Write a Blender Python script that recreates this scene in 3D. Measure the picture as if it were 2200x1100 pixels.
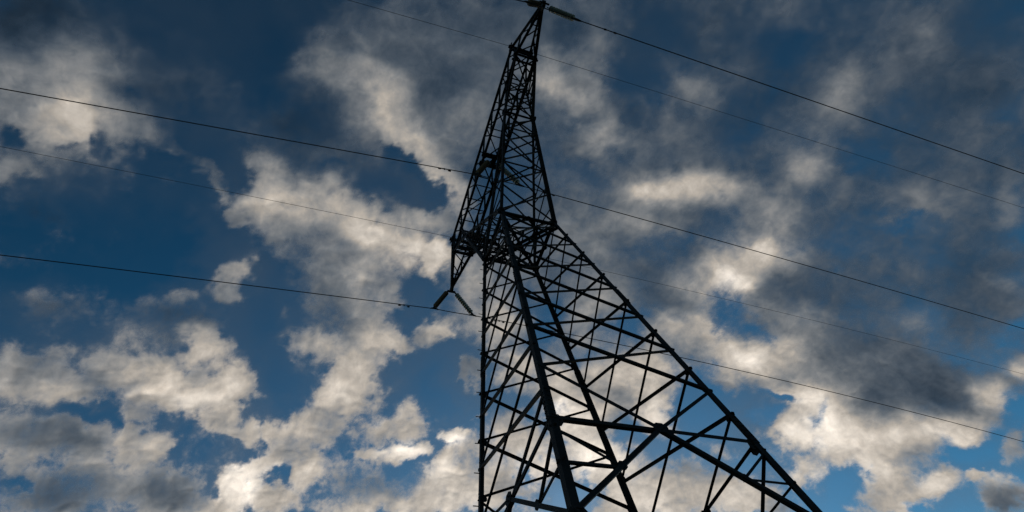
import bpy, bmesh, math, random
import numpy as np
from mathutils import Vector, Matrix
for o in list(bpy.data.objects): bpy.data.objects.remove(o)
C = bpy.context.scene
COL = C.collection
random.seed(4)

# ------------------------------------------------------------------ camera
cd = bpy.data.cameras.new('camera'); cam = bpy.data.objects.new('camera', cd); COL.objects.link(cam)
cd.sensor_width = 36.0; cd.lens = 36.0 * 1187.48 / 2200.0
cd.clip_start = 0.05; cd.clip_end = 60000
YAW, PITCH, ROLL = 2.55841476, 1.02597322, -0.30453655
f_ = Vector((math.cos(PITCH)*math.cos(YAW), math.cos(PITCH)*math.sin(YAW), math.sin(PITCH)))
r_ = f_.cross(Vector((0, 0, 1))).normalized(); u_ = r_.cross(f_)
c_, s_ = math.cos(ROLL), math.sin(ROLL)
R2 = r_*c_ + u_*s_; U2 = -r_*s_ + u_*c_
cam.matrix_world = Matrix.Translation((6.422, -4.625, 1.6)) @ Matrix((R2, U2, -f_)).transposed().to_4x4()
C.camera = cam

# ------------------------------------------------------------------ light
SUN_EL, SUN_AZ = math.radians(24), math.radians(150)      # azimuth from +X towards +Y
SKY_STRENGTH, SUN_STRENGTH = 0.0150, 5.0
w = bpy.data.worlds.new('World'); C.world = w; w.use_nodes = True
nt = w.node_tree; nt.nodes.clear()
sky = nt.nodes.new('ShaderNodeTexSky'); sky.sky_type = 'NISHITA'; sky.sun_disc = False
sky.sun_elevation = SUN_EL; sky.sun_rotation = math.radians(90) - SUN_AZ
sky.altitude = 200; sky.air_density = 1.0; sky.dust_density = 0.25; sky.ozone_density = 2.0
hs = nt.nodes.new('ShaderNodeHueSaturation'); hs.inputs['Saturation'].default_value = 1.15; hs.inputs['Hue'].default_value = .468; gm = nt.nodes.new('ShaderNodeGamma'); gm.inputs[1].default_value = 1.75
bg = nt.nodes.new('ShaderNodeBackground'); bg.inputs['Strength'].default_value = SKY_STRENGTH
out = nt.nodes.new('ShaderNodeOutputWorld')
nt.links.new(sky.outputs[0], hs.inputs['Color']); nt.links.new(hs.outputs[0], gm.inputs[0]); nt.links.new(gm.outputs[0], bg.inputs['Color']); nt.links.new(bg.outputs[0], out.inputs[0])
sd = bpy.data.lights.new('sun', 'SUN'); sd.energy = SUN_STRENGTH; sd.angle = math.radians(0.5); sd.color = (1.0, 0.93, 0.84)
so = bpy.data.objects.new('sun', sd); COL.objects.link(so)
sdir = Vector((math.cos(SUN_EL)*math.cos(SUN_AZ), math.cos(SUN_EL)*math.sin(SUN_AZ), math.sin(SUN_EL)))
so.rotation_euler = sdir.to_track_quat('Z', 'Y').to_euler(); so.location = (0, 0, 60)
C.view_settings.view_transform = 'Standard'; C.view_settings.look = 'None'
C.view_settings.exposure = 0.35; C.view_settings.gamma = 1.0
C.view_settings.use_curve_mapping = False
C.cycles.transparent_max_bounces = 32

# ------------------------------------------------------------------ helpers
def tag(o, label=None, cat=None, group=None, kind=None):
    if label: o['label'] = label
    if cat: o['category'] = cat
    if group: o['group'] = group
    if kind: o['kind'] = kind
    return o
def mesh_obj(name, verts, faces, mat, parent=None, smooth=False):
    m = bpy.data.meshes.new(name); m.from_pydata([tuple(v) for v in verts], [], faces); m.update()
    if smooth:
        for p in m.polygons: p.use_smooth = True
    if mat: m.materials.append(mat)
    o = bpy.data.objects.new(name, m); COL.objects.link(o)
    if parent: o.parent = parent
    return o
def empty(name, loc=(0, 0, 0), parent=None):
    o = bpy.data.objects.new(name, None); COL.objects.link(o); o.location = loc; o.empty_display_size = 0.3
    return o
class MB:
    def __init__(s): s.v = []; s.f = []
    def add(s, v, f):
        n = len(s.v); s.v += [Vector(x) for x in v]; s.f += [tuple(i+n for i in q) for q in f]
    def prism(s, p, q, prof, a, b):
        """sweep the closed 2-D profile from p to q, the profile's axes being a and b"""
        p, q = Vector(p), Vector(q); n = len(prof)
        v = [p + a*x + b*y for x, y in prof] + [q + a*x + b*y for x, y in prof]
        f = [(i, (i+1) % n, (i+1) % n + n, i+n) for i in range(n)]
        s.add(v, f + [tuple(range(n))[::-1], tuple(range(n, 2*n))])
    def box(s, c, sx, sy, sz, R=None):
        c = Vector(c); v = []
        for x in (-1, 1):
            for y in (-1, 1):
                for z in (-1, 1):
                    d = Vector((x*sx/2, y*sy/2, z*sz/2)); v.append(c + (R @ d if R else d))
        s.add(v, [(0, 1, 3, 2), (4, 6, 7, 5), (0, 4, 5, 1), (2, 3, 7, 6), (0, 2, 6, 4), (1, 5, 7, 3)])
    def tube(s, pts, r, n=8):
        pts = [Vector(p) for p in pts]; rings = []; a = None
        for i, p in enumerate(pts):
            d = (pts[min(i+1, len(pts)-1)] - pts[max(i-1, 0)]).normalized()
            if a is None: a = d.orthogonal().normalized()
            a = (a - d*a.dot(d)).normalized(); b = d.cross(a)
            rr = r[i] if isinstance(r, (list, tuple)) else r
            rings.append([p + (a*math.cos(t) + b*math.sin(t))*rr for t in [2*math.pi*k/n for k in range(n)]])
        v = [x for g in rings for x in g]; f = []
        for i in range(len(pts)-1):
            for k in range(n): f.append((i*n+k, i*n+(k+1) % n, (i+1)*n+(k+1) % n, (i+1)*n+k))
        f.append(tuple(range(n))[::-1]); f.append(tuple(range(len(v)-n, len(v))))
        s.add(v, f)
    def bolt(s, p, d, r=0.016, L=0.03):
        d = Vector(d).normalized(); s.tube([Vector(p)-d*L, Vector(p)+d*L], r, 6)
    def build(s, name, mat, parent=None, smooth=False): return mesh_obj(name, s.v, s.f, mat, parent, smooth)
def l_section(mb, p, q, size, n_in, off=0.0, th=None, ext=0.0, flip=1):
    """an angle iron: one flange lies in the face (perpendicular to n_in), the other points along n_in"""
    p, q = Vector(p), Vector(q); d = (q-p).normalized(); p = p - d*ext; q = q + d*ext
    n = Vector(n_in); n = (n - d*n.dot(d)).normalized(); a = d.cross(n).normalized()*flip
    t = th or max(0.006, size*0.1); h = size/2
    prof = [(-h, off), (h, off), (h, off+t), (-h+t, off+t), (-h+t, off+size), (-h, off+size)]
    mb.prism(p, q, prof, a, n)

# ------------------------------------------------------------------ materials
def mat_new(name):
    m = bpy.data.materials.new(name); m.use_nodes = True; m.node_tree.nodes.clear(); return m, m.node_tree.nodes, m.node_tree.links
def surf(name, c1, c2, scale, rough, metal=0.0, bump=0.0, detail=6):
    m, N, Lk = mat_new(name)
    o = N.new('ShaderNodeOutputMaterial'); p = N.new('ShaderNodeBsdfPrincipled'); tc = N.new('ShaderNodeTexCoord')
    no = N.new('ShaderNodeTexNoise'); no.inputs['Scale'].default_value = scale; no.inputs['Detail'].default_value = detail
    cr = N.new('ShaderNodeValToRGB'); cr.color_ramp.elements[0].color = (*c1, 1); cr.color_ramp.elements[1].color = (*c2, 1)
    cr.color_ramp.elements[0].position = .35; cr.color_ramp.elements[1].position = .68
    Lk.new(tc.outputs['Object'], no.inputs['Vector']); Lk.new(no.outputs['Fac'], cr.inputs[0]); Lk.new(cr.outputs[0], p.inputs['Base Color'])
    p.inputs['Roughness'].default_value = rough; p.inputs['Specular IOR Level'].default_value = .12; p.inputs['Metallic'].default_value = metal
    if bump:
        b = N.new('ShaderNodeBump'); b.inputs['Strength'].default_value = bump; Lk.new(no.outputs['Fac'], b.inputs['Height']); Lk.new(b.outputs[0], p.inputs['Normal'])
    Lk.new(p.outputs[0], o.inputs[0]); return m
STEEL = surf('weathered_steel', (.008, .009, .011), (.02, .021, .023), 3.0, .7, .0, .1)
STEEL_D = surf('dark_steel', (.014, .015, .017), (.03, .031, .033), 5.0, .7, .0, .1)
CABLE = surf('aluminium_cable', (.02, .02, .022), (.035, .035, .037), 20, .8, .0)
PORC = surf('brown_porcelain', (.09, .065, .045), (.15, .11, .08), 9, .3)
GLASS = surf('grey_glass_insulator', (.22, .25, .25), (.36, .4, .4), 9, .2)
CONC = surf('concrete', (.22, .21, .2), (.34, .33, .31), 6, .9, 0, .3)

COVER = [
 (-0.054,0.836,0.567,0.272,-95,0.64,0.6), (-0.05,1.231,0.447,0.252,119,0.62,0.6), (-0.3,0.575,0.313,0.206,-95,0.6,0.6),
 (-0.421,1.094,0.592,0.222,-89,0.66,0.6), (-0.11,0.246,0.251,0.149,-105,0.8,0.5), (-0.154,0.073,0.205,0.098,-108,0.8,0.5),
 (-0.007,0.423,0.067,0.056,-84,0.05,0.6), (-0.083,0.42,0.063,0.049,-94,0.1,0.6), (-0.055,0.516,0.052,0.027,-122,0.1,0.6),
 (-0.272,0.444,0.076,0.046,99,0.22,0.6), (-0.404,0.614,0.06,0.029,-100,0.2,0.5), (0.075,1.255,0.075,0.037,-93,0.15,0.6),
 (-0.293,1.073,0.12,0.034,-92,0.3,0.6), (0.006,0.977,0.078,0.037,-98,0.4,0.6), (0.034,0.696,0.059,0.044,-71,0.12,0.6),
 (-0.093,0.991,0.083,0.049,127,0.3,0.6), (-0.138,0.714,0.062,0.029,-101,0.35,0.6), (-0.234,1.321,0.101,0.06,-68,0.35,0.6),
 (-0.384,-0.49,0.15,0.115,-136,0.95,0.55), (-0.444,-0.454,0.064,0.038,-116,1,0.4), (-0.298,-0.517,0.099,0.057,-119,0.9,0.6),
 (-0.426,-0.358,0.051,0.039,90,0.8,0.5), (-0.338,-0.333,0.077,0.06,-117,0.55,0.7), (-0.318,-0.264,0.064,0.046,-108,0.4,0.7),
 (-0.548,-0.541,0.035,0.032,76,0.85,0.5), (-0.434,-0.293,0.031,0.016,119,0.6,0.5), (-0.467,-0.25,0.042,0.013,132,0.6,0.5),
 (-0.238,-0.368,0.08,0.033,-111,0.35,0.8), (-0.476,-0.553,0.027,0.019,-139,0,0.5), (-0.475,-0.451,0.021,0.01,-110,0.3,0.7),
 (-0.461,-0.41,0.018,0.013,-158,0.2,0.7), (-0.36,-0.369,0.017,0.013,-135,0.2,0.6), (-0.445,-0.304,0.023,0.01,-108,0.1,0.5),
 (-0.368,-0.3,0.019,0.015,-131,0.2,0.5), (-0.614,-0.5,0.047,0.03,102,0.3,0.8), (-0.696,-0.561,0.042,0.025,85,0.2,0.8),
 (-0.228,-0.014,0.099,0.056,92,0.9,0.5), (-0.214,-0.048,0.056,0.027,-93,0.95,0.5), (-0.275,0.028,0.051,0.047,20,0.97,0.4),
 (-0.32,0.089,0.064,0.044,124,0.97,0.4), (-0.387,0.16,0.066,0.027,133,0.95,0.4), (-0.238,0.094,0.075,0.073,-154,0.9,0.5),
 (-0.272,0.164,0.105,0.052,164,0.8,0.5), (-0.318,-0.033,0.064,0.051,-180,0.85,0.5), (-0.324,-0.116,0.102,0.08,-119,0.5,0.7),
 (-0.381,-0.067,0.088,0.054,-97,0.7,0.6), (-0.198,-0.169,0.059,0.047,-129,0.03,0.6), (-0.285,-0.181,0.046,0.037,-128,0.1,0.7),
 (-0.362,0.073,0.078,0.02,126,0,0.35), (-0.411,0.125,0.049,0.037,101,0,0.4), (-0.312,0.036,0.024,0.02,176,0.1,0.4),
 (-0.435,0.053,0.044,0.026,169,0.1,0.4), (-0.446,-0.171,0.046,0.035,-174,0.95,0.4), (-0.493,-0.133,0.069,0.063,-153,1,0.4),
 (-0.465,-0.062,0.066,0.048,-96,1,0.4), (-0.506,0.014,0.079,0.061,103,1,0.4), (-0.538,0.103,0.084,0.058,97,1,0.35),
 (-0.557,0.166,0.045,0.043,155,1,0.35), (-0.457,0.169,0.037,0.026,-103,0.85,0.4), (-0.478,0.127,0.055,0.031,-92,0.95,0.4),
 (-0.537,-0.21,0.031,0.014,-93,0.8,0.4), (-0.599,-0.014,0.099,0.054,103,0.85,0.5), (-0.587,-0.105,0.051,0.037,104,0.6,0.6),
 (-0.533,-0.095,0.051,0.039,-113,0.9,0.4), (-0.396,-0.073,0.032,0.02,-96,0.3,0.6), (-0.597,-0.146,0.037,0.021,103,0.15,0.5),
 (-0.663,-0.173,0.049,0.038,-174,0.95,0.35), (-0.707,-0.195,0.04,0.033,-120,0.8,0.5), (-0.742,-0.278,0.026,0.021,-124,0.75,0.4),
 (-0.797,-0.292,0.078,0.057,-113,0.45,0.8), (-0.829,-0.521,0.068,0.032,118,0.6,0.7), (-0.835,-0.415,0.096,0.059,90,0.35,0.8),
 (-0.634,0.029,0.074,0.056,-106,0.9,0.5), (-0.642,0.097,0.048,0.041,-104,0.9,0.4), (-0.731,0.086,0.087,0.065,114,0.95,0.4),
 (-0.756,0.152,0.051,0.039,-100,0.9,0.4), (-0.823,0.084,0.093,0.07,169,0.97,0.4), (-0.665,-0.003,0.069,0.064,-171,0.7,0.6),
 (-0.811,-0.028,0.059,0.05,114,0.88,0.45), (-0.939,0.064,0.097,0.068,-157,0.97,0.4), (-1.054,-0.002,0.085,0.059,-152,0.95,0.4),
 (-1.093,-0.05,0.039,0.031,176,0.85,0.4), (-0.983,-0.556,0.082,0.067,-114,0.92,0.5), (-1.016,-0.492,0.058,0.04,93,0.95,0.4),
 (-0.981,-0.407,0.098,0.069,-112,0.92,0.5), (-0.979,-0.32,0.083,0.065,-114,1,0.4), (-0.996,-0.265,0.064,0.048,97,1,0.35),
 (-0.862,-0.249,0.059,0.042,-167,0.97,0.35), (-0.962,-0.188,0.081,0.038,7,0.97,0.35), (-1.054,-0.19,0.044,0.038,-168,0.9,0.4),
 (-1.08,-0.163,0.042,0.021,115,0.85,0.4), (-1.172,-0.567,0.088,0.084,17,0.8,0.5), (-1.173,-0.48,0.082,0.07,6,0.92,0.4),
 (-1.213,-0.445,0.092,0.054,-174,0.92,0.4), (-1.263,-0.589,0.055,0.042,-159,0.9,0.4), (-1.132,-0.353,0.067,0.05,-171,0.95,0.35),
 (-1.208,-0.361,0.039,0.028,-173,0.9,0.35), (-1.055,-0.367,0.037,0.027,-110,0.8,0.4), (-1.275,-0.445,0.06,0.047,-22,0.95,0.4),
 (-1.331,-0.369,0.098,0.068,134,0.95,0.4), (-1.319,-0.539,0.121,0.078,-104,0.8,0.6), (-1.321,-0.289,0.121,0.08,-4,0.85,0.5),
 (-1.408,-0.524,0.143,0.051,-97,0.85,0.5), (-1.248,-0.302,0.046,0.025,138,0.8,0.4), (-1.098,-0.279,0.073,0.021,178,0.05,0.5),
 (-1.288,-0.546,0.04,0.031,147,0.3,0.6), (-1.097,-0.412,0.029,0.022,-166,0.25,0.5), (-1.395,-0.408,0.06,0.034,104,0.45,0.6),
 (-1.076,-0.494,0.052,0.021,-102,0.1,0.5), (-0.942,-0.267,0.019,0.017,-144,0.4,0.5), (-1.166,-0.226,0.086,0.054,180,0.03,0.5),
 (-1.359,-0.604,0.028,0.023,-140,0.1,0.5), (-1.086,-0.469,0.086,0.025,-92,0.05,0.5), (-1.088,-0.117,0.053,0.031,1,0.9,0.35),
 (-1.193,-0.075,0.052,0.033,123,0.9,0.35), (-1.302,-0.123,0.125,0.039,8,0.98,0.35), (-1.377,-0.16,0.065,0.045,-98,0.9,0.4),
 (-1.216,0.005,0.101,0.039,167,0.97,0.35), (-1.346,-0.041,0.056,0.046,-95,0.9,0.4), (-1.154,-0.031,0.043,0.04,-104,0.9,0.35),
 (-1.258,-0.051,0.038,0.031,174,0.02,0.4), (-1.015,0.199,0.067,0.055,-120,0.8,0.45), (-1.108,0.238,0.044,0.03,-116,1,0.3),
 (-1.099,0.177,0.032,0.023,-95,0.85,0.35), (-1.186,0.102,0.068,0.051,-95,0.45,0.6), (-1.246,0.189,0.108,0.09,-86,0.6,0.6),
 (-1.059,0.34,0.035,0.03,-115,1,0.3), (-1.155,0.334,0.053,0.045,-169,0.97,0.35), (-0.979,0.373,0.016,0.014,146,0.9,0.3),
 (-1.319,0.292,0.239,0.058,-96,0.92,0.4), (-1.258,0.406,0.117,0.085,-86,0.97,0.4), (-1.204,0.538,0.123,0.099,136,0.97,0.4),
 (-1.108,0.416,0.063,0.048,151,0.6,0.5), (-0.722,0.255,0.047,0.028,-130,0.85,0.35), (-0.581,0.263,0.106,0.045,163,0.7,0.6),
 (-0.831,0.336,0.058,0.024,153,0.85,0.35), (-0.685,0.371,0.106,0.064,158,0.85,0.5), (-0.811,0.447,0.076,0.061,144,0.9,0.4),
 (-1.027,0.494,0.107,0.084,144,0.93,0.4), (-1.101,0.599,0.097,0.074,141,0.97,0.4), (-0.918,0.547,0.043,0.035,135,0.6,0.5),
 (-0.936,0.645,0.122,0.085,135,1,0.4), (-1.076,0.787,0.139,0.091,126,1,0.35), (-1.201,0.902,0.135,0.082,144,1,0.35),
 (-0.739,0.518,0.049,0.041,-71,0.8,0.4), (-0.835,0.567,0.091,0.057,103,0.9,0.4), (-0.846,0.688,0.127,0.1,-60,0.95,0.5),
 (-0.673,0.565,0.071,0.054,-86,0.75,0.5), (-0.561,0.579,0.106,0.085,-76,0.85,0.5), (-0.543,0.433,0.074,0.052,152,0.85,0.5),
 (-0.738,0.761,0.11,0.084,-70,0.95,0.4), (-0.628,0.787,0.127,0.062,106,0.9,0.5), (-0.868,0.851,0.11,0.074,138,0.97,0.4),
 (-1.165,1.028,0.18,0.117,-78,0.97,0.4), (-1.165,1.211,0.155,0.092,-82,0.97,0.4), (-1.169,1.372,0.141,0.065,-89,0.95,0.4),
 (-0.986,1.159,0.097,0.055,-85,0.7,0.5), (-0.502,0.673,0.11,0.07,-81,0.85,0.5), (-0.519,0.328,0.07,0.059,148,0.85,0.5),
 (-1.222,0.714,0.074,0.047,149,0.1,0.4), (-1.266,0.6,0.043,0.031,-80,0.1,0.4), (-0.846,0.987,0.106,0.066,111,0.03,0.4),
 (-0.908,1.163,0.106,0.071,-65,0.12,0.5), (-0.648,0.484,0.039,0.026,-94,0.2,0.5), (-0.626,0.657,0.066,0.032,105,0.15,0.5),
 (-0.946,0.583,0.052,0.036,148,0.15,0.5), (-1.141,0.585,0.058,0.032,155,0.2,0.5), (-0.962,0.809,0.051,0.037,-77,0.2,0.5),
 (-1.04,0.645,0.034,0.025,143,0.3,0.4), (-1.172,0.798,0.052,0.025,153,0.1,0.4), (-0.13,0.289,0.061,0.051,150,0.95,0.5),
 (-0.152,0.335,0.068,0.041,94,0.95,0.45), (-0.202,0.414,0.054,0.043,104,0.9,0.45), (-0.05,0.286,0.091,0.045,-106,0.75,0.6),
 (-0.206,0.299,0.037,0.034,-68,0.7,0.5), (-0.067,0.563,0.098,0.041,-118,0.8,0.8), (0.042,0.544,0.042,0.033,124,0.75,0.5),
 (-0.28,0.61,0.1,0.059,-109,0.95,0.45), (-0.249,0.733,0.102,0.05,-90,0.95,0.45), (-0.272,0.819,0.072,0.052,-79,0.9,0.45),
 (-0.37,0.563,0.079,0.047,-123,0.9,0.5), (-0.434,0.49,0.101,0.058,-111,0.9,0.5), (-0.374,0.371,0.064,0.056,134,0.8,0.5),
 (-0.147,0.87,0.1,0.05,103,0.88,0.8), (0.008,0.851,0.092,0.048,108,0.8,0.8), (-0.258,0.849,0.066,0.048,-64,0.9,0.5),
 (0.145,0.973,0.074,0.056,-62,0.8,0.6), (0.103,1.142,0.131,0.07,-92,0.75,0.6), (-0.163,1.2,0.17,0.055,-96,0.8,0.8),
 (-0.068,1.431,0.083,0.046,-73,0.85,0.5), (-0.449,0.849,0.105,0.064,-80,1,0.4), (-0.414,0.752,0.059,0.041,-87,0.97,0.4),
 (-0.382,0.888,0.097,0.048,-96,0.95,0.4), (-0.522,0.759,0.106,0.047,102,0.92,0.45), (-0.606,0.897,0.079,0.058,-67,0.97,0.4),
 (-0.656,1.027,0.128,0.08,-85,1,0.4), (-0.617,1.152,0.172,0.113,119,1,0.4), (-0.745,1.271,0.184,0.07,96,1,0.35),
 (-0.807,1.451,0.229,0.087,110,1,0.35), (-0.665,1.431,0.33,0.176,-86,1,0.4), (-0.638,1.68,0.283,0.134,-88,1,0.4),
 (-0.87,1.685,0.305,0.105,98,1,0.35), (-0.755,1.904,0.159,0.093,-91,1,0.35), (-0.645,1.963,0.135,0.077,114,0.95,0.35),
 (-0.997,1.688,0.213,0.083,110,1,0.35), (-1.111,1.88,0.178,0.094,-76,1,0.35), (-1.021,2.041,0.104,0.081,-88,0.95,0.35),
 (-0.943,2.192,0.069,0.039,-106,0.9,0.35), (-0.903,1.326,0.107,0.06,112,0.97,0.35), (-1.034,1.486,0.073,0.052,-71,0.97,0.35),
 (-0.482,1.005,0.157,0.08,-94,0.85,0.5), (-0.317,1.563,0.232,0.13,-74,0.8,0.6), (-0.504,1.92,0.099,0.049,115,0.85,0.45),
 (-0.794,2.202,0.113,0.054,-65,0.8,0.4), (-1.028,2.396,0.202,0.096,-69,0.97,0.4), (-1.206,1.451,0.09,0.034,-91,0.9,0.4),
 (-0.518,0.905,0.079,0.034,138,0.12,0.8), (-0.556,0.995,0.068,0.032,104,0.2,0.8), (-0.776,1.194,0.082,0.022,95,0.03,0.35),
 (-0.819,1.376,0.045,0.022,-31,0.3,0.6), (-1.092,1.642,0.159,0.077,123,0.02,0.35), (-0.875,2.017,0.161,0.066,-101,0.02,0.35),
 (-0.688,2.07,0.121,0.049,124,0.05,0.4), (-1.129,2.048,0.111,0.05,-84,0.1,0.4), (-0.846,1.206,0.066,0.041,-78,0.1,0.4),
 (-1.03,1.278,0.083,0.053,-70,0.15,0.5), (-0.407,1.8,0.069,0.03,-91,0.15,0.5), (-0.223,1.206,0.102,0.027,-102,0.25,0.6),
 (-0.155,1.538,0.064,0.034,-83,0.3,0.6),
]
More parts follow.
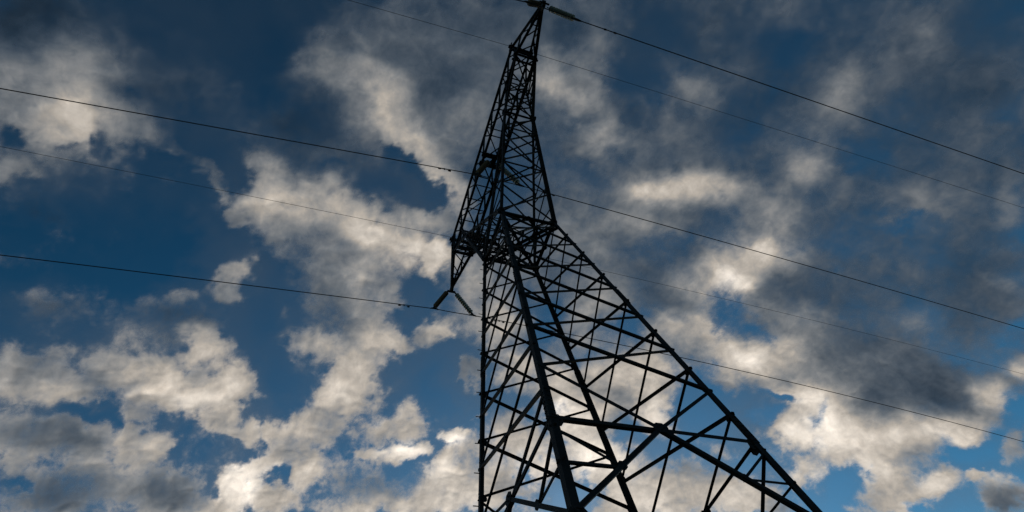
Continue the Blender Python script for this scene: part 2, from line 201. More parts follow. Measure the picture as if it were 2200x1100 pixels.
LIGHT = [  # cloud brightness levels: lit and shaded parts painted into the colour
 (-0.014,0.808,0.624,0.311,-99,68,0.7), (-0.081,1.334,0.576,0.304,120,66,0.7), (-0.397,1.077,0.54,0.17,-100,70,0.7),
 (-0.284,-0.516,0.142,0.069,-115,50,0.8), (-0.367,-0.483,0.129,0.07,-115,106,0.6), (-0.432,-0.453,0.085,0.049,-115,145,0.6),
 (-0.428,-0.365,0.059,0.039,-118,98,0.6), (-0.322,-0.333,0.094,0.064,-121,60,0.7), (-0.548,-0.541,0.041,0.028,-124,98,0.6),
 (-0.454,-0.27,0.054,0.034,-113,75,0.6), (-0.614,-0.5,0.067,0.036,-111,45,0.8), (-0.147,0.071,0.22,0.09,-107,74,0.7),
 (-0.084,0.177,0.16,0.067,-107,70,0.7), (-0.22,-0.04,0.068,0.031,-98,104,0.6), (-0.261,0.016,0.05,0.047,24,132,0.5),
 (-0.307,0.069,0.059,0.039,129,128,0.5), (-0.38,0.149,0.075,0.032,133,138,0.5), (-0.2,0.11,0.049,0.048,-133,70,0.6),
 (-0.267,0.15,0.061,0.06,167,98,0.6), (-0.326,-0.032,0.052,0.044,-176,98,0.5), (-0.334,-0.122,0.087,0.072,-125,48,0.6),
 (-0.385,-0.083,0.073,0.044,-109,66,0.6), (-0.446,-0.171,0.046,0.038,-165,122,0.5), (-0.498,-0.116,0.075,0.057,-114,140,0.6),
 (-0.463,-0.054,0.076,0.047,-108,128,0.6), (-0.51,0.042,0.062,0.051,-109,152,0.5), (-0.546,0.115,0.074,0.054,-104,170,0.5),
 (-0.555,0.175,0.045,0.038,163,158,0.5), (-0.478,0.127,0.055,0.031,-104,125,0.5), (-0.565,-0.056,0.069,0.042,102,98,0.5),
 (-0.595,0.003,0.063,0.043,-106,95,0.5), (-0.663,-0.173,0.05,0.042,-166,138,0.5), (-0.73,-0.193,0.044,0.033,-113,90,0.6),
 (-0.748,-0.277,0.027,0.023,-138,110,0.5), (-0.809,-0.291,0.079,0.057,-113,50,0.7), (-0.829,-0.521,0.072,0.043,-111,62,0.7),
 (-0.634,0.029,0.056,0.045,-107,122,0.5), (-0.667,-0.012,0.058,0.054,-162,76,0.6), (-0.738,-0.01,0.047,0.036,-106,72,0.6),
 (-0.654,0.1,0.048,0.047,-112,128,0.5), (-0.764,0.113,0.077,0.06,168,145,0.5), (-0.817,-0.022,0.053,0.038,-104,128,0.5),
 (-0.864,0.082,0.068,0.061,169,140,0.5), (-0.942,0.043,0.062,0.057,-102,150,0.5), (-1.064,-0.011,0.063,0.046,-100,150,0.5),
 (-0.96,-0.562,0.084,0.058,-116,95,0.6), (-1.019,-0.509,0.06,0.035,-107,135,0.5), (-0.983,-0.416,0.071,0.05,-112,112,0.5),
 (-0.987,-0.329,0.065,0.052,-117,150,0.5), (-1.008,-0.255,0.056,0.034,-104,150,0.5), (-0.863,-0.254,0.057,0.043,-171,140,0.5),
 (-0.968,-0.182,0.082,0.038,177,140,0.5), (-1.157,-0.566,0.097,0.068,-111,79.2,0.6), (-1.158,-0.479,0.074,0.052,-168,86.24,0.5),
 (-1.131,-0.443,0.053,0.029,98,112.64,0.5), (-1.255,-0.589,0.048,0.037,-154,112.64,0.5), (-1.139,-0.352,0.06,0.046,-170,121.44,0.5),
 (-1.275,-0.445,0.047,0.04,-147,127.6,0.5), (-1.332,-0.379,0.062,0.046,-15,114.4,0.5), (-1.32,-0.279,0.103,0.081,-175,73.92,0.6),
 (-1.365,-0.522,0.124,0.081,-104,73.92,0.6), (-1.101,-0.101,0.061,0.041,176,140,0.5), (-1.21,-0.073,0.048,0.042,-101,150,0.5),
 (-1.302,-0.123,0.122,0.043,175,185,0.5), (-1.216,0.005,0.102,0.044,172,150,0.5), (-1.015,0.199,0.067,0.055,-92,130,0.5),
 (-1.108,0.238,0.052,0.034,-95,195,0.5), (-1.059,0.34,0.042,0.036,-79,195,0.5), (-1.155,0.334,0.057,0.051,-61,160,0.5),
 (-1.231,0.162,0.106,0.071,-94,95,0.6), (-1.331,0.269,0.2,0.039,-96,150,0.5), (-1.277,0.412,0.118,0.077,-90,178,0.5),
 (-0.722,0.255,0.047,0.032,-98,135,0.5), (-0.581,0.263,0.106,0.05,163,110,0.6), (-0.563,0.342,0.084,0.071,149,100,0.6),
 (-0.685,0.371,0.08,0.063,151,125,0.5), (-0.797,0.442,0.07,0.057,-84,150,0.5), (-1.059,0.517,0.12,0.099,-68,155,0.6),
 (-1.119,0.605,0.079,0.062,137,180,0.5), (-0.92,0.639,0.096,0.077,-67,186,0.5), (-1.076,0.787,0.119,0.091,-58,202,0.5),
 (-1.179,0.907,0.111,0.068,143,185,0.5), (-0.808,0.544,0.087,0.071,-73,135,0.6), (-0.772,0.657,0.111,0.06,-95,120,0.6),
 (-0.564,0.568,0.102,0.063,-95,95,0.6), (-0.673,0.565,0.071,0.054,-86,105,0.6), (-0.75,0.78,0.106,0.074,-84,140,0.6),
 (-0.884,0.859,0.097,0.071,126,170,0.5), (-0.615,0.78,0.088,0.055,-91,125,0.6), (-1.188,1.007,0.148,0.098,-77,165,0.6),
 (-1.184,1.239,0.186,0.085,-89,165,0.6), (-0.986,1.159,0.103,0.069,-71,125,0.6), (-0.134,0.291,0.048,0.044,-81,125,0.6),
 (-0.159,0.338,0.053,0.038,-100,124,0.6), (-0.093,0.33,0.062,0.055,-83,92,0.6), (-0.204,0.425,0.043,0.036,-86,112,0.6),
 (-0.048,0.267,0.099,0.037,-107,64,0.7), (-0.067,0.563,0.104,0.043,-104,88,0.6), (0.039,0.546,0.042,0.033,124,72,0.6),
 (-0.271,0.605,0.093,0.041,-102,130,0.5), (-0.274,0.573,0.031,0.02,-96,145,0.5), (-0.251,0.722,0.087,0.042,-100,128,0.5),
 (-0.272,0.819,0.06,0.042,-82,118,0.5), (-0.37,0.563,0.084,0.044,-100,98,0.6), (-0.434,0.49,0.084,0.045,-100,92,0.6),
 (-0.068,0.786,0.108,0.071,-89,60,0.6), (-0.125,0.873,0.124,0.08,106,88,0.6), (-0.147,0.873,0.063,0.036,105,122,0.6),
 (0.008,0.851,0.081,0.048,104,90,0.6), (-0.266,0.841,0.094,0.059,-90,108,0.5), (0.152,0.967,0.049,0.027,126,76,0.6),
 (-0.163,1.2,0.14,0.057,-98,88,0.6), (-0.084,1.464,0.091,0.042,122,98,0.6), (0.106,1.153,0.109,0.06,-90,60,0.6),
 (-0.449,0.849,0.095,0.066,-82,196,0.5), (-0.368,0.866,0.13,0.054,-99,150,0.5), (-0.47,0.757,0.072,0.049,-88,115,0.6),
 (-0.592,0.89,0.075,0.054,121,150,0.5), (-0.656,1.027,0.111,0.06,-91,172,0.5), (-0.631,1.162,0.127,0.083,-73,165,0.5),
 (-0.5,0.988,0.117,0.054,-96,100,0.6), (-0.393,1.222,0.272,0.095,-99,66,0.6), (-0.442,1.472,0.1,0.034,-88,95,0.6),
 (-0.501,1.12,0.083,0.042,-93,98,0.6), (-0.74,1.301,0.139,0.059,-93,190,0.5), (-0.846,1.444,0.133,0.081,-70,195,0.5),
 (-0.846,1.572,0.193,0.085,-90,165,0.5), (-0.621,1.627,0.371,0.152,-93,66,0.7), (-0.579,1.349,0.22,0.12,-87,76,0.7),
 (-0.799,1.883,0.207,0.069,-93,158,0.5), (-0.648,1.946,0.119,0.052,119,140,0.5), (-0.997,1.688,0.147,0.084,-73,160,0.5),
 (-1.111,1.88,0.157,0.083,-76,125,0.5), (-1.021,2.041,0.111,0.053,-82,148,0.5), (-0.943,2.192,0.086,0.031,-90,175,0.5),
 (-0.894,1.321,0.091,0.058,-70,165,0.5), (-1.034,1.486,0.079,0.048,-71,160,0.5), (-1.062,2.431,0.196,0.093,-73,84,0.6),
 (-0.948,2.244,0.131,0.045,-91,140,0.5), (-1.1,2.322,0.083,0.041,-71,130,0.5), (-0.791,2.221,0.124,0.056,119,118,0.6),
 (-0.519,1.936,0.085,0.043,-75,130,0.5), (-0.342,1.587,0.208,0.114,-79,64,0.6), (-0.27,1.64,0.077,0.028,-97,85,0.6),
]
# ------------------------------------------------------------------ ground
def ground_mat():
    m, N, Lk = mat_new('meadow'); o = N.new('ShaderNodeOutputMaterial'); p = N.new('ShaderNodeBsdfPrincipled')
    tc = N.new('ShaderNodeTexCoord'); a = N.new('ShaderNodeTexNoise'); a.inputs['Scale'].default_value = .08; a.inputs['Detail'].default_value = 12
    b = N.new('ShaderNodeTexNoise'); b.inputs['Scale'].default_value = 9; b.inputs['Detail'].default_value = 8
    mx = N.new('ShaderNodeMath'); mx.operation = 'MULTIPLY_ADD'; mx.inputs[1].default_value = .5
    cr = N.new('ShaderNodeValToRGB'); cr.color_ramp.elements[0].color = (.03, .045, .015, 1); cr.color_ramp.elements[1].color = (.09, .09, .04, 1)
    cr.color_ramp.elements[0].position = .5; cr.color_ramp.elements[1].position = .95
    Lk.new(tc.outputs['Object'], a.inputs[0]); Lk.new(tc.outputs['Object'], b.inputs[0]); Lk.new(a.outputs['Fac'], mx.inputs[0]); Lk.new(b.outputs['Fac'], mx.inputs[2])
    Lk.new(mx.outputs[0], cr.inputs[0]); Lk.new(cr.outputs[0], p.inputs['Base Color']); p.inputs['Roughness'].default_value = .95
    bp = N.new('ShaderNodeBump'); bp.inputs['Strength'].default_value = .6; Lk.new(b.outputs['Fac'], bp.inputs['Height']); Lk.new(bp.outputs[0], p.inputs['Normal'])
    Lk.new(p.outputs[0], o.inputs[0]); return m
G = 24000.0
tag(mesh_obj('ground', [(-G, -G, 0), (G, -G, 0), (G, G, 0), (-G, G, 0)], [(0, 1, 2, 3)], ground_mat()), kind='structure')

# ------------------------------------------------------------------ cloud layer: a real sheet 1500 m up
HC = 1500.0
def vnoise(x, y, seed):
    xi = np.floor(x).astype(np.int64); yi = np.floor(y).astype(np.int64); xf = x-xi; yf = y-yi
    def h(a, b):
        n = (a*374761393 + b*668265263 + seed*974634777) & 0xffffffff
        n = ((n ^ (n >> 13))*1274126177) & 0xffffffff
        return ((n ^ (n >> 16)) & 0xffff)/65535.0
    u = xf*xf*xf*(xf*(xf*6-15)+10); v = yf*yf*yf*(yf*(yf*6-15)+10)
    return (h(xi, yi)*(1-u)+h(xi+1, yi)*u)*(1-v)+(h(xi, yi+1)*(1-u)+h(xi+1, yi+1)*u)*v
def fbm(x, y, seed, octv=5, rough=.5):
    s = 0; a = 1; t = 0
    for i in range(octv):
        s = s + a*vnoise(x, y, seed+i*17); t += a; a *= rough; x, y = x*2.03+7.1, y*2.03-3.7
    return s/t-.5
def axis(lo, hi, step, far):
    core = list(np.arange(lo, hi+step/2, step)); a = []; d = step; x = hi
    while x < far: d *= 1.18; x += d; a.append(x)
    b = []; d = step; x = lo
    while x > -far: d *= 1.18; x -= d; b.append(x)
    return np.array(b[::-1]+core+a)
gx = axis(-1.62, .5, .0048, 14); gy = axis(-.85, 2.85, .0052, 14)
X, Y = np.meshgrid(gx, gy, indexing='ij')
RR = np.sqrt(X*X+Y*Y); QS = 2.0/(1+np.sqrt(1+RR*RR)); QX, QY = X*QS*1.15, Y*QS*1.15   # billows stay round towards the horizon
# wind-torn edges: the outlines are pushed about by turbulence
amp = 1/QS
WX = X + amp*(.09*fbm(QX*7, QY*7, 3, 6, .6) + .075*fbm(QX*20, QY*20, 51, 6, .62))
WY = Y + amp*(.09*fbm(QX*7+31, QY*7+9, 8, 6, .6) + .075*fbm(QX*20+5, QY*20+2, 77, 6, .62))
def paint(base, table, hard, grow=1.0):
    F = base
    for cx, cy, a, b, th, val, soft in table:
        if grow != 1.0 and val > .45: a, b, val, soft = a*grow+.02, b*grow+.02, .85*val, .9
        elif grow != 1.0: a, b = a*.8, b*.8; val = .25
        m = 2.1*max(a, b)+.05
        i0, i1 = np.searchsorted(gx, [cx-m-.1, cx+m+.1]); j0, j1 = np.searchsorted(gy, [cy-m-.1, cy+m+.1])
        if i1 <= i0 or j1 <= j0: continue
        dx = (WX if hard else (X+WX)/2)[i0:i1, j0:j1]-cx; dy = (WY if hard else (Y+WY)/2)[i0:i1, j0:j1]-cy
        t = math.radians(th); u = (dx*math.cos(t)+dy*math.sin(t))/a; v = (-dx*math.sin(t)+dy*math.cos(t))/b
        r = np.sqrt(u*u+v*v); k = np.clip((1.12+soft*.9-r)/(.55+soft*1.7) if hard else (1.55-r)/1.4, 0, 1); k = k*k*(3-2*k)
        F[i0:i1, j0:j1] += (val-F[i0:i1, j0:j1])*k
    return F
far_r = np.sqrt((X+.5)**2+(Y-.8)**2)
out_w = np.clip((far_r-2.2)/.8, 0, 1)
base_c = .03 + np.clip(fbm(QX*4+4, QY*4, 33, 5, .6)*.8, 0, .3) + np.clip(fbm(X*2.2, Y*2.2, 90, 5)*3.2+.35, 0, 1)*out_w*.9
base_l = 74 + 55*np.clip((-X-.35)/.9, 0, 1) + 40*fbm(X*3, Y*3, 12, 4)*out_w  # painted glow: clouds start out brighter towards the sun side
COVER.append((-1.95, 1.2, .42, .5, 0, 1, .3))  # added opaque patch out of view, keeps direct sun off the tower
cov = paint(base_c.copy(), COVER, True)
lig = paint(base_l.copy(), LIGHT, False)
def billow(x, y, seed, octv):
    s = 0; a = 1; t = 0
    for i in range(octv):
        s = s + a*(1-2*np.abs(vnoise(x, y, seed+i*13)*1.0-.5)); t += a; a *= .5; x, y = x*2.1+3.3, y*2.1+1.7
    return s/t-.6
BX = QX + .03*fbm(QX*20, QY*20, 61, 4); BY = QY + .03*fbm(QX*20+9, QY*20+4, 62, 4)
veil = paint(.0*X, COVER, True, 1.35)
rel = billow(BX*10, BY*10, 200, 4)                                    # billows
veil = np.clip(veil*(.8+1.8*fbm(BX*6, BY*6, 700, 6, .6)) + .30*fbm(BX*3+5, BY*3, 720, 6, .62), 0, 1)
lump = fbm(BX*9, BY*9, 300, 5, .5)
fine = np.clip((-X-.25)/.8, 0, 1)                                     # lower clouds are crisper and more torn
puff = fbm(BX*24, BY*24, 400, 5, .6)
cov = np.clip(cov + (.55*lump+.2*rel+.65*puff*(.45+.55*fine))*(.3+3.2*cov*(1-cov)), 0, 1)
lig = np.clip(lig*(1 + .26*rel + .42*lump + .25*puff), 8, 255)/255.0
nx, ny = X.shape
Zc = HC*(1 - .0006*(X*X+Y*Y)) + 10*fbm(X*1.3, Y*1.3, 5, 2) - 13*rel*np.clip(cov, 0, 1)*(.3+.7*fine)
co = np.stack([X*HC, Y*HC, Zc], -1).reshape(-1, 3).astype(np.float32)
idx = np.arange(nx*ny).reshape(nx, ny)
quads = np.stack([idx[:-1, :-1], idx[:-1, 1:], idx[1:, 1:], idx[1:, :-1]], -1).reshape(-1, 4).astype(np.int32)
me = bpy.data.meshes.new('clouds'); me.vertices.add(len(co)); me.vertices.foreach_set('co', co.ravel())
me.loops.add(quads.size); me.loops.foreach_set('vertex_index', quads.ravel())
me.polygons.add(len(quads)); me.polygons.foreach_set('loop_start', np.arange(0, quads.size, 4, dtype=np.int32))
me.polygons.foreach_set('loop_total', np.full(len(quads), 4, dtype=np.int32)); me.polygons.foreach_set('use_smooth', np.ones(len(quads), bool))
me.update()
for nm, ar in (('cover', cov), ('painted_light', lig), ('torn', fine), ('veil', veil)):  # lig is painted cloud light and shade, not a measured thickness
    at = me.attributes.new(nm, 'FLOAT', 'POINT'); at.data.foreach_set('value', ar.reshape(-1).astype(np.float32))
def cloud_mat():
    m, N, Lk = mat_new('cloud')
    def M(op, a, b=None, c=None):
        n = N.new('ShaderNodeMath'); n.operation = op
        for i, x in enumerate((a, b, c)):
            if x is None: continue
            if isinstance(x, (int, float)): n.inputs[i].default_value = x
            else: Lk.new(x, n.inputs[i])
        return n.outputs[0]
    mp = N.new('ShaderNodeAttribute'); mp.attribute_name = 'billow_co'
    def noise(sc, det, dist=0.0, r=.55):
        n = N.new('ShaderNodeTexNoise'); n.inputs['Scale'].default_value = sc; n.inputs['Detail'].default_value = det
        n.inputs['Distortion'].default_value = dist; n.inputs['Roughness'].default_value = r; Lk.new(mp.outputs['Vector'], n.inputs['Vector']); return M('SUBTRACT', n.outputs['Fac'], .5)
    n1 = noise(26, 9, .8, .6); n2 = noise(80, 7, .5, .6)
    ca = N.new('ShaderNodeAttribute'); ca.attribute_name = 'cover'; la = N.new('ShaderNodeAttribute'); la.attribute_name = 'painted_light'
    c = ca.outputs['Fac']; b = la.outputs['Fac']
    k = M('MULTIPLY_ADD', M('MULTIPLY', c, M('SUBTRACT', 1.0, c)), 4.0, .08)
    fa = N.new('ShaderNodeAttribute'); fa.attribute_name = 'torn'; fn = fa.outputs['Fac']
    d = M('ADD', c, M('MULTIPLY', k, M('ADD', M('MULTIPLY', n1, M('MULTIPLY_ADD', fn, .4, .2)), M('MULTIPLY', n2, M('MULTIPLY_ADD', fn, .55, .08)))))
    mr = N.new('ShaderNodeMapRange'); mr.interpolation_type = 'SMOOTHSTEP'; Lk.new(M('MULTIPLY_ADD', fn, .01, .06), mr.inputs[1]); Lk.new(M('MULTIPLY_ADD', fn, -.02, 1.02), mr.inputs[2]); Lk.new(d, mr.inputs[0])
    alpha = mr.outputs[0]
    l = M('MULTIPLY', b, M('ADD', 1.0, M('ADD', M('MULTIPLY', n1, .34), M('MULTIPLY', n2, .16))))
    l = M('MULTIPLY', l, M('ADD', 1.0, M('MULTIPLY', M('SUBTRACT', 1.0, alpha), M('MULTIPLY', fn, .35))))  # backlit rims painted in: thin edges get a brighter colour
    va = N.new('ShaderNodeAttribute'); va.attribute_name = 'veil'
    vv = M('MULTIPLY', M('ADD', va.outputs['Fac'], M('MULTIPLY', n1, .15)), .48); vv = M('MINIMUM', M('MAXIMUM', vv, 0.0), .8)
    tot = M('SUBTRACT', 1.0, M('MULTIPLY', M('SUBTRACT', 1.0, alpha), M('SUBTRACT', 1.0, vv)))
    lv = M('MULTIPLY_ADD', fn, .10, .25)
    share = M('DIVIDE', alpha, M('MAXIMUM', tot, .001))
    l = M('ADD', M('MULTIPLY', l, share), M('MULTIPLY', lv, M('SUBTRACT', 1.0, share)))
    alpha = tot
    lin = M('MULTIPLY', M('POWER', l, 2.25), TRANS_GAIN)
    cr = N.new('ShaderNodeValToRGB'); e = cr.color_ramp.elements
    e[0].position = .20; e[0].color = (.52, .88, 1.38, 1); e[1].position = .56; e[1].color = (1.12, 1.0, .875, 1)  # painted shade is tinted blue, painted light cream
    x = e.new(.36); x.color = (.88, .98, 1.10, 1)
    Lk.new(l, cr.inputs[0])
    mv = N.new('ShaderNodeVectorMath'); mv.operation = 'SCALE'; Lk.new(cr.outputs[0], mv.inputs[0]); Lk.new(lin, mv.inputs['Scale'])
    tr = N.new('ShaderNodeBsdfTranslucent'); Lk.new(mv.outputs[0], tr.inputs['Color'])
    tp = N.new('ShaderNodeBsdfTransparent'); mx = N.new('ShaderNodeMixShader'); o = N.new('ShaderNodeOutputMaterial')
    Lk.new(alpha, mx.inputs[0]); Lk.new(tp.outputs[0], mx.inputs[1]); Lk.new(tr.outputs[0], mx.inputs[2]); Lk.new(mx.outputs[0], o.inputs[0])
    return m
TRANS_GAIN = 1.7
bc = me.attributes.new('billow_co', 'FLOAT_VECTOR', 'POINT'); bc.data.foreach_set('vector', np.stack([QX, QY, 0*QX], -1).reshape(-1).astype(np.float32))
me.materials.append(cloud_mat())
clouds = bpy.data.objects.new('clouds', me); COL.objects.link(clouds)
tag(clouds, kind='structure')
# ------------------------------------------------------------------ the lattice pylon
H0, SL = 2.3447, 0.0991
def hw(z): return H0 - SL*z
FACES = {'near': (lambda u, z: Vector((hw(z), u*hw(z), z)), Vector((-1, 0, 0))),
         'far': (lambda u, z: Vector((-hw(z), u*hw(z), z)), Vector((1, 0, 0))),
         'left': (lambda u, z: Vector((u*hw(z), -hw(z), z)), Vector((0, 1, 0))),
         'right': (lambda u, z: Vector((u*hw(z), hw(z), z)), Vector((0, -1, 0)))}
T = tag(empty('transmission_tower'), 'tall dark steel lattice pylon with four tapering legs and a horizontal crossarm', 'pylon')
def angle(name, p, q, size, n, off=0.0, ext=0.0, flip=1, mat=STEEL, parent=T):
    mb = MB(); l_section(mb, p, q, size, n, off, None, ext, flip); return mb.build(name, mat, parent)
LEG_T = 0.014
KNEE = 15.34
def leg(sx, sy):
    mb = MB(); segs = [(0.25, 6.69, .110), (6.69, 11.0, .101), (11.0, KNEE, .094)]
    for z0, z1, a in segs:
        p = Vector((sx*hw(z0), sy*hw(z0), z0)); q = Vector((sx*hw(z1), sy*hw(z1), z1)); d = (q-p).normalized()
        ax = Vector((-sx, 0, 0)); ax = (ax-d*ax.dot(d)).normalized(); ay = Vector((0, -sy, 0)); ay = (ay-d*ay.dot(d)).normalized()
        t = LEG_T
        mb.prism(p, q, [(0, 0), (a, 0), (a, t), (t, t), (t, a), (0, a)], ax, ay)
    for zc in (6.95, 11.05):                                              # bolted splices
        p = Vector((sx*hw(zc-.3), sy*hw(zc-.3), zc-.3)); q = Vector((sx*hw(zc+.3), sy*hw(zc+.3), zc+.3)); d = (q-p).normalized()
        ax = Vector((-sx, 0, 0)); ax = (ax-d*ax.dot(d)).normalized(); ay = Vector((0, -sy, 0)); ay = (ay-d*ay.dot(d)).normalized()
        o_ = -.010; a = .098
        mb.prism(p, q, [(o_, o_), (a, o_), (a, -.001), (-.001, -.001), (-.001, a), (o_, a)], ax, ay)
        for k in range(6):
            c = p.lerp(q, (k+.5)/6)
            mb.bolt(c+ax*.04, ay, .011, .024); mb.bolt(c+ax*.078, ay, .011, .024); mb.bolt(c+ay*.04, ax, .011, .024); mb.bolt(c+ay*.078, ax, .011, .024)
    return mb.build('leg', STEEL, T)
for sx in (-1, 1):
    for sy in (-1, 1):
        leg(sx, sy)
        mb = MB(); g = hw(0)
        v = []
        for z, r in ((-.3, .42), (.22, .34), (.27, .30)):
            v += [(sx*g+x*r, sy*g+y*r, z) for x, y in ((-1, -1), (1, -1), (1, 1), (-1, 1))]
        fc = [(3, 2, 1, 0), (8, 9, 10, 11)]
        for b0 in (0, 4): fc += [(b0+i, b0+(i+1) % 4, b0+4+(i+1) % 4, b0+4+i) for i in range(4)]
        mb.add(v, fc); mb.build('footing', CONC, T)
# step bolts up one leg
for k in range(40):
    z = 2.6+k*.32
    if z > 15: break
    c = Vector((-hw(z), -hw(z), z)); d = Vector((-1, 0, 0)) if k % 2 else Vector((0, -1, 0))
    mb = MB(); mb.tube([c + Vector((.03, .03, 0)), c + Vector((.03, .03, 0)) + d*.13], .009, 6); mb.build('step_bolt', STEEL, T)
def gusset(c, n, w, h, t=.012, rot=0.0, axis_up=None):
    n = Vector(n).normalized(); up = Vector(axis_up or (0, 0, 1)); up = (up-n*up.dot(n)).normalized(); a = up.cross(n)
    if rot: up, a = up*math.cos(rot)+a*math.sin(rot), a*math.cos(rot)-up*math.sin(rot)
    mb = MB(); c = Vector(c); k = .3
    prof = [(-w/2, -h/2+k*h), (-w/2+k*w, -h/2), (w/2-k*w, -h/2), (w/2, -h/2+k*h), (w/2, h/2-k*h), (w/2-k*w, h/2), (-w/2+k*w, h/2), (-w/2, h/2-k*h)]
    mb.prism(c-n*t/2, c+n*t/2, prof, a, up)
    for sx, sy in ((-.22, 0), (.22, 0), (0, .22), (0, -.22)): mb.bolt(c+a*sx*w+up*sy*h, n, .013, t/2+.014)
    return mb.build('gusset_plate', STEEL, T)
FL = [KNEE-.05, 15.04, 13.84, 12.66, 11.46, 10.25, 9.06, 7.87]
SLV = [KNEE-.05, 14.4, 13.27, 12.07, 10.85, 9.67, 8.46, 7.28]
ZK, ZB = 6.69, 5.12
for fn, (P, n) in FACES.items():
    lev = FL if fn in ('near', 'far') else SLV
    for i in range(len(lev)-1):
        z0, z1 = lev[i], lev[i+1]
        s1 = .044+.0015*i; s2 = .029+.0011*i
        if fn in ('left', 'right'): s1 *= .95
        if z0-z1 > .5:
            angle('diagonal_brace', P(-1, z0), P(1, z1), s1, n, -s1*.1-.002, .035, 1)
            angle('cross_brace', P(1, z0), P(-1, z1), s2, n, LEG_T+.002, .0, -1)
        gs = .095+.004*i
        for u in (-1, 1):
            gusset(P(u*(1-.09/hw(z1)*1.2), z1)+n*(LEG_T+.008), n, gs*.8, gs)
    zl = lev[-1]
    for u in (-1, 1): angle('diagonal_brace', P(u, zl), P(0, ZK), .055, n, -.012 if u < 0 else .019, .0, u)
    for u in (-1, 1):                                                       # waist strut in two halves, then the K below it
        angle('strut', P(u, ZK), P(0, ZK), .062, n, .0195, .0)
        angle('diagonal_brace', P(0, ZK), P(u, ZB), .064, n, -.014, .05, u)
        m = P(0, ZK).lerp(P(u, ZB), .5)
        angle('redundant_brace', m, P(u, 6.5), .038, n, .021, .03); angle('redundant_brace', m, P(u, 5.9), .038, n, .028, .03, -1)
        gusset(m+n*.006, n, .13, .13)
        gusset(P(u*.93, ZK-.05)+n*.03, n, .15, .2)
        gusset(P(u*.93, ZB)+n*.03, n, .15, .22)
        for za, zb in ((ZB, 2.75), (2.75, .45)):
            angle('diagonal_brace', P(u, za), P(-u, zb), .10, n, -.013 if u < 0 else .019, .05, u)
    gusset(P(0, ZK)-n*.022, n, .24, .17)
    angle('strut', P(-1, KNEE-.06), P(1, KNEE-.06), .08, n, .03, .05)
    angle('strut', P(-1, 2.75), P(1, 2.75), .08, n, .03, .0)
# plan bracing at the waist and at the middle ring
def plan_x(z, s, sz):
    h = hw(z)
    angle('plan_brace', (h, h, z), (-h, -h, z), sz, (0, 0, -1)); angle('plan_brace', (h, -h, z-.015-sz*.1), (-h, h, z-.015-sz*.1), sz, (0, 0, -1))
    if s:
        for a, b in (((h, 0), (0, h)), ((0, h), (-h, 0)), ((-h, 0), (0, -h)), ((0, -h), (h, 0))):
            angle('plan_brace', (a[0], a[1], z+.02), (b[0], b[1], z+.02), sz*.8, (0, 0, 1))
plan_x(KNEE-.12, True, .07)
plan_x(15.0, False, .06)

# ---- the two splayed arms that carry the crossarm (they cross above the waist, meet at an elbow, then open again)
def arm(s):
    yk, ye, yt = .84, .55, .40
    KO = lambda y: Vector((s*.83, y*yk, KNEE)); KI = lambda y: Vector((-s*.82, y*yk, 15.42))
    E = lambda y: Vector((s*2.42, y*ye, 19.95)); TO = lambda y: Vector((s*4.10, y*yt, 21.70)); TI = lambda y: Vector((s*3.02, y*yt, 21.70))
    for y in (-1, 1):
        n = Vector((0, -y, 0))
        angle('arm_chord', KO(y), E(y), .10, n, .0, .06, y*s); angle('arm_chord', KI(y), E(y), .085, n, .018, .0, -y*s)
        angle('arm_chord', E(y), TO(y), .088, n, .004, .04, y*s); angle('arm_chord', E(y), TI(y), .078, n, .02, .04, -y*s)
        gusset(E(y)+Vector((0, -y*.005, 0)), n, .22, .46, rot=.45*s*(-y), axis_up=(0, 0, 1))
        gusset(KO(y)+Vector((-s*.05, y*.012, 0)), n, .18, .26)
        gusset(KI(y)+Vector((s*.1, -y*.05, .05)), n, .2, .22)
        gusset(TO(y)+Vector((-s*.05, y*.01, .04)), n, .24, .24)
        gusset(TI(y)+Vector((0, y*.01, .02)), n, .2, .2)
        fo = [0.12, .30, .46, .62, .78]; fi = [.20, .40, .56, .70, .84]
        for k in range(5):
            a = KO(y).lerp(E(y), fo[k]); b = KI(y).lerp(E(y), fi[k]); angle('arm_brace', a, b, .036, n, .035)
            if k < 4:
                angle('arm_brace', b, KO(y).lerp(E(y), fo[k+1]), .034, n, .045, 0, -1)
        a = KO(y)+Vector((0, 0, .08)); b = KI(y).lerp(E(y), fi[0]); angle('arm_brace', a, b, .04, n, .04)
        for k, f in enumerate((.38, .7)):
            a = E(y).lerp(TO(y), f); b = E(y).lerp(TI(y), f); angle('arm_brace', a, b, .045, n, .03)
            angle('arm_brace', b, E(y).lerp(TO(y), (.7, 1)[k]), .045, n, .04, 0, -1)
    lv = [.0, .24, .46, .66, .84, 1.0]
    for K_, off in ((KO, .01), (KI, .02)):
        n = Vector((-s, 0, .35)) if K_ is KO else Vector((s, 0, -.8))
        for i in range(5):
            a0, a1 = K_(-1).lerp(E(-1), lv[i]), K_(-1).lerp(E(-1), lv[i+1]); b0, b1 = K_(1).lerp(E(1), lv[i]), K_(1).lerp(E(1), lv[i+1])
            angle('arm_brace', a0, b1, .04, n, off); angle('arm_brace', b0, a1, .036, n, off+.02, 0, -1)
            if K_ is KO and i in (2, 4): angle('arm_brace', a0, b0, .036, n, off+.03)
    angle('arm_strut', E(-1), E(1), .07, (0, 0, 1), .0, .03)
    for TT, nn in ((TO, Vector((-s, 0, .8))), (TI, Vector((s, 0, -.3)))):
        lv2 = [0, .36, .68, 1]
        for i in range(3):
            a0, a1 = E(-1).lerp(TT(-1), lv2[i]), E(-1).lerp(TT(-1), lv2[i+1]); b0, b1 = E(1).lerp(TT(1), lv2[i]), E(1).lerp(TT(1), lv2[i+1])
            angle('arm_brace', a0, b1, .036, nn, .01); angle('arm_brace', b0, a1, .036, nn, .03, 0, -1)
for s in (-1, 1): arm(s)

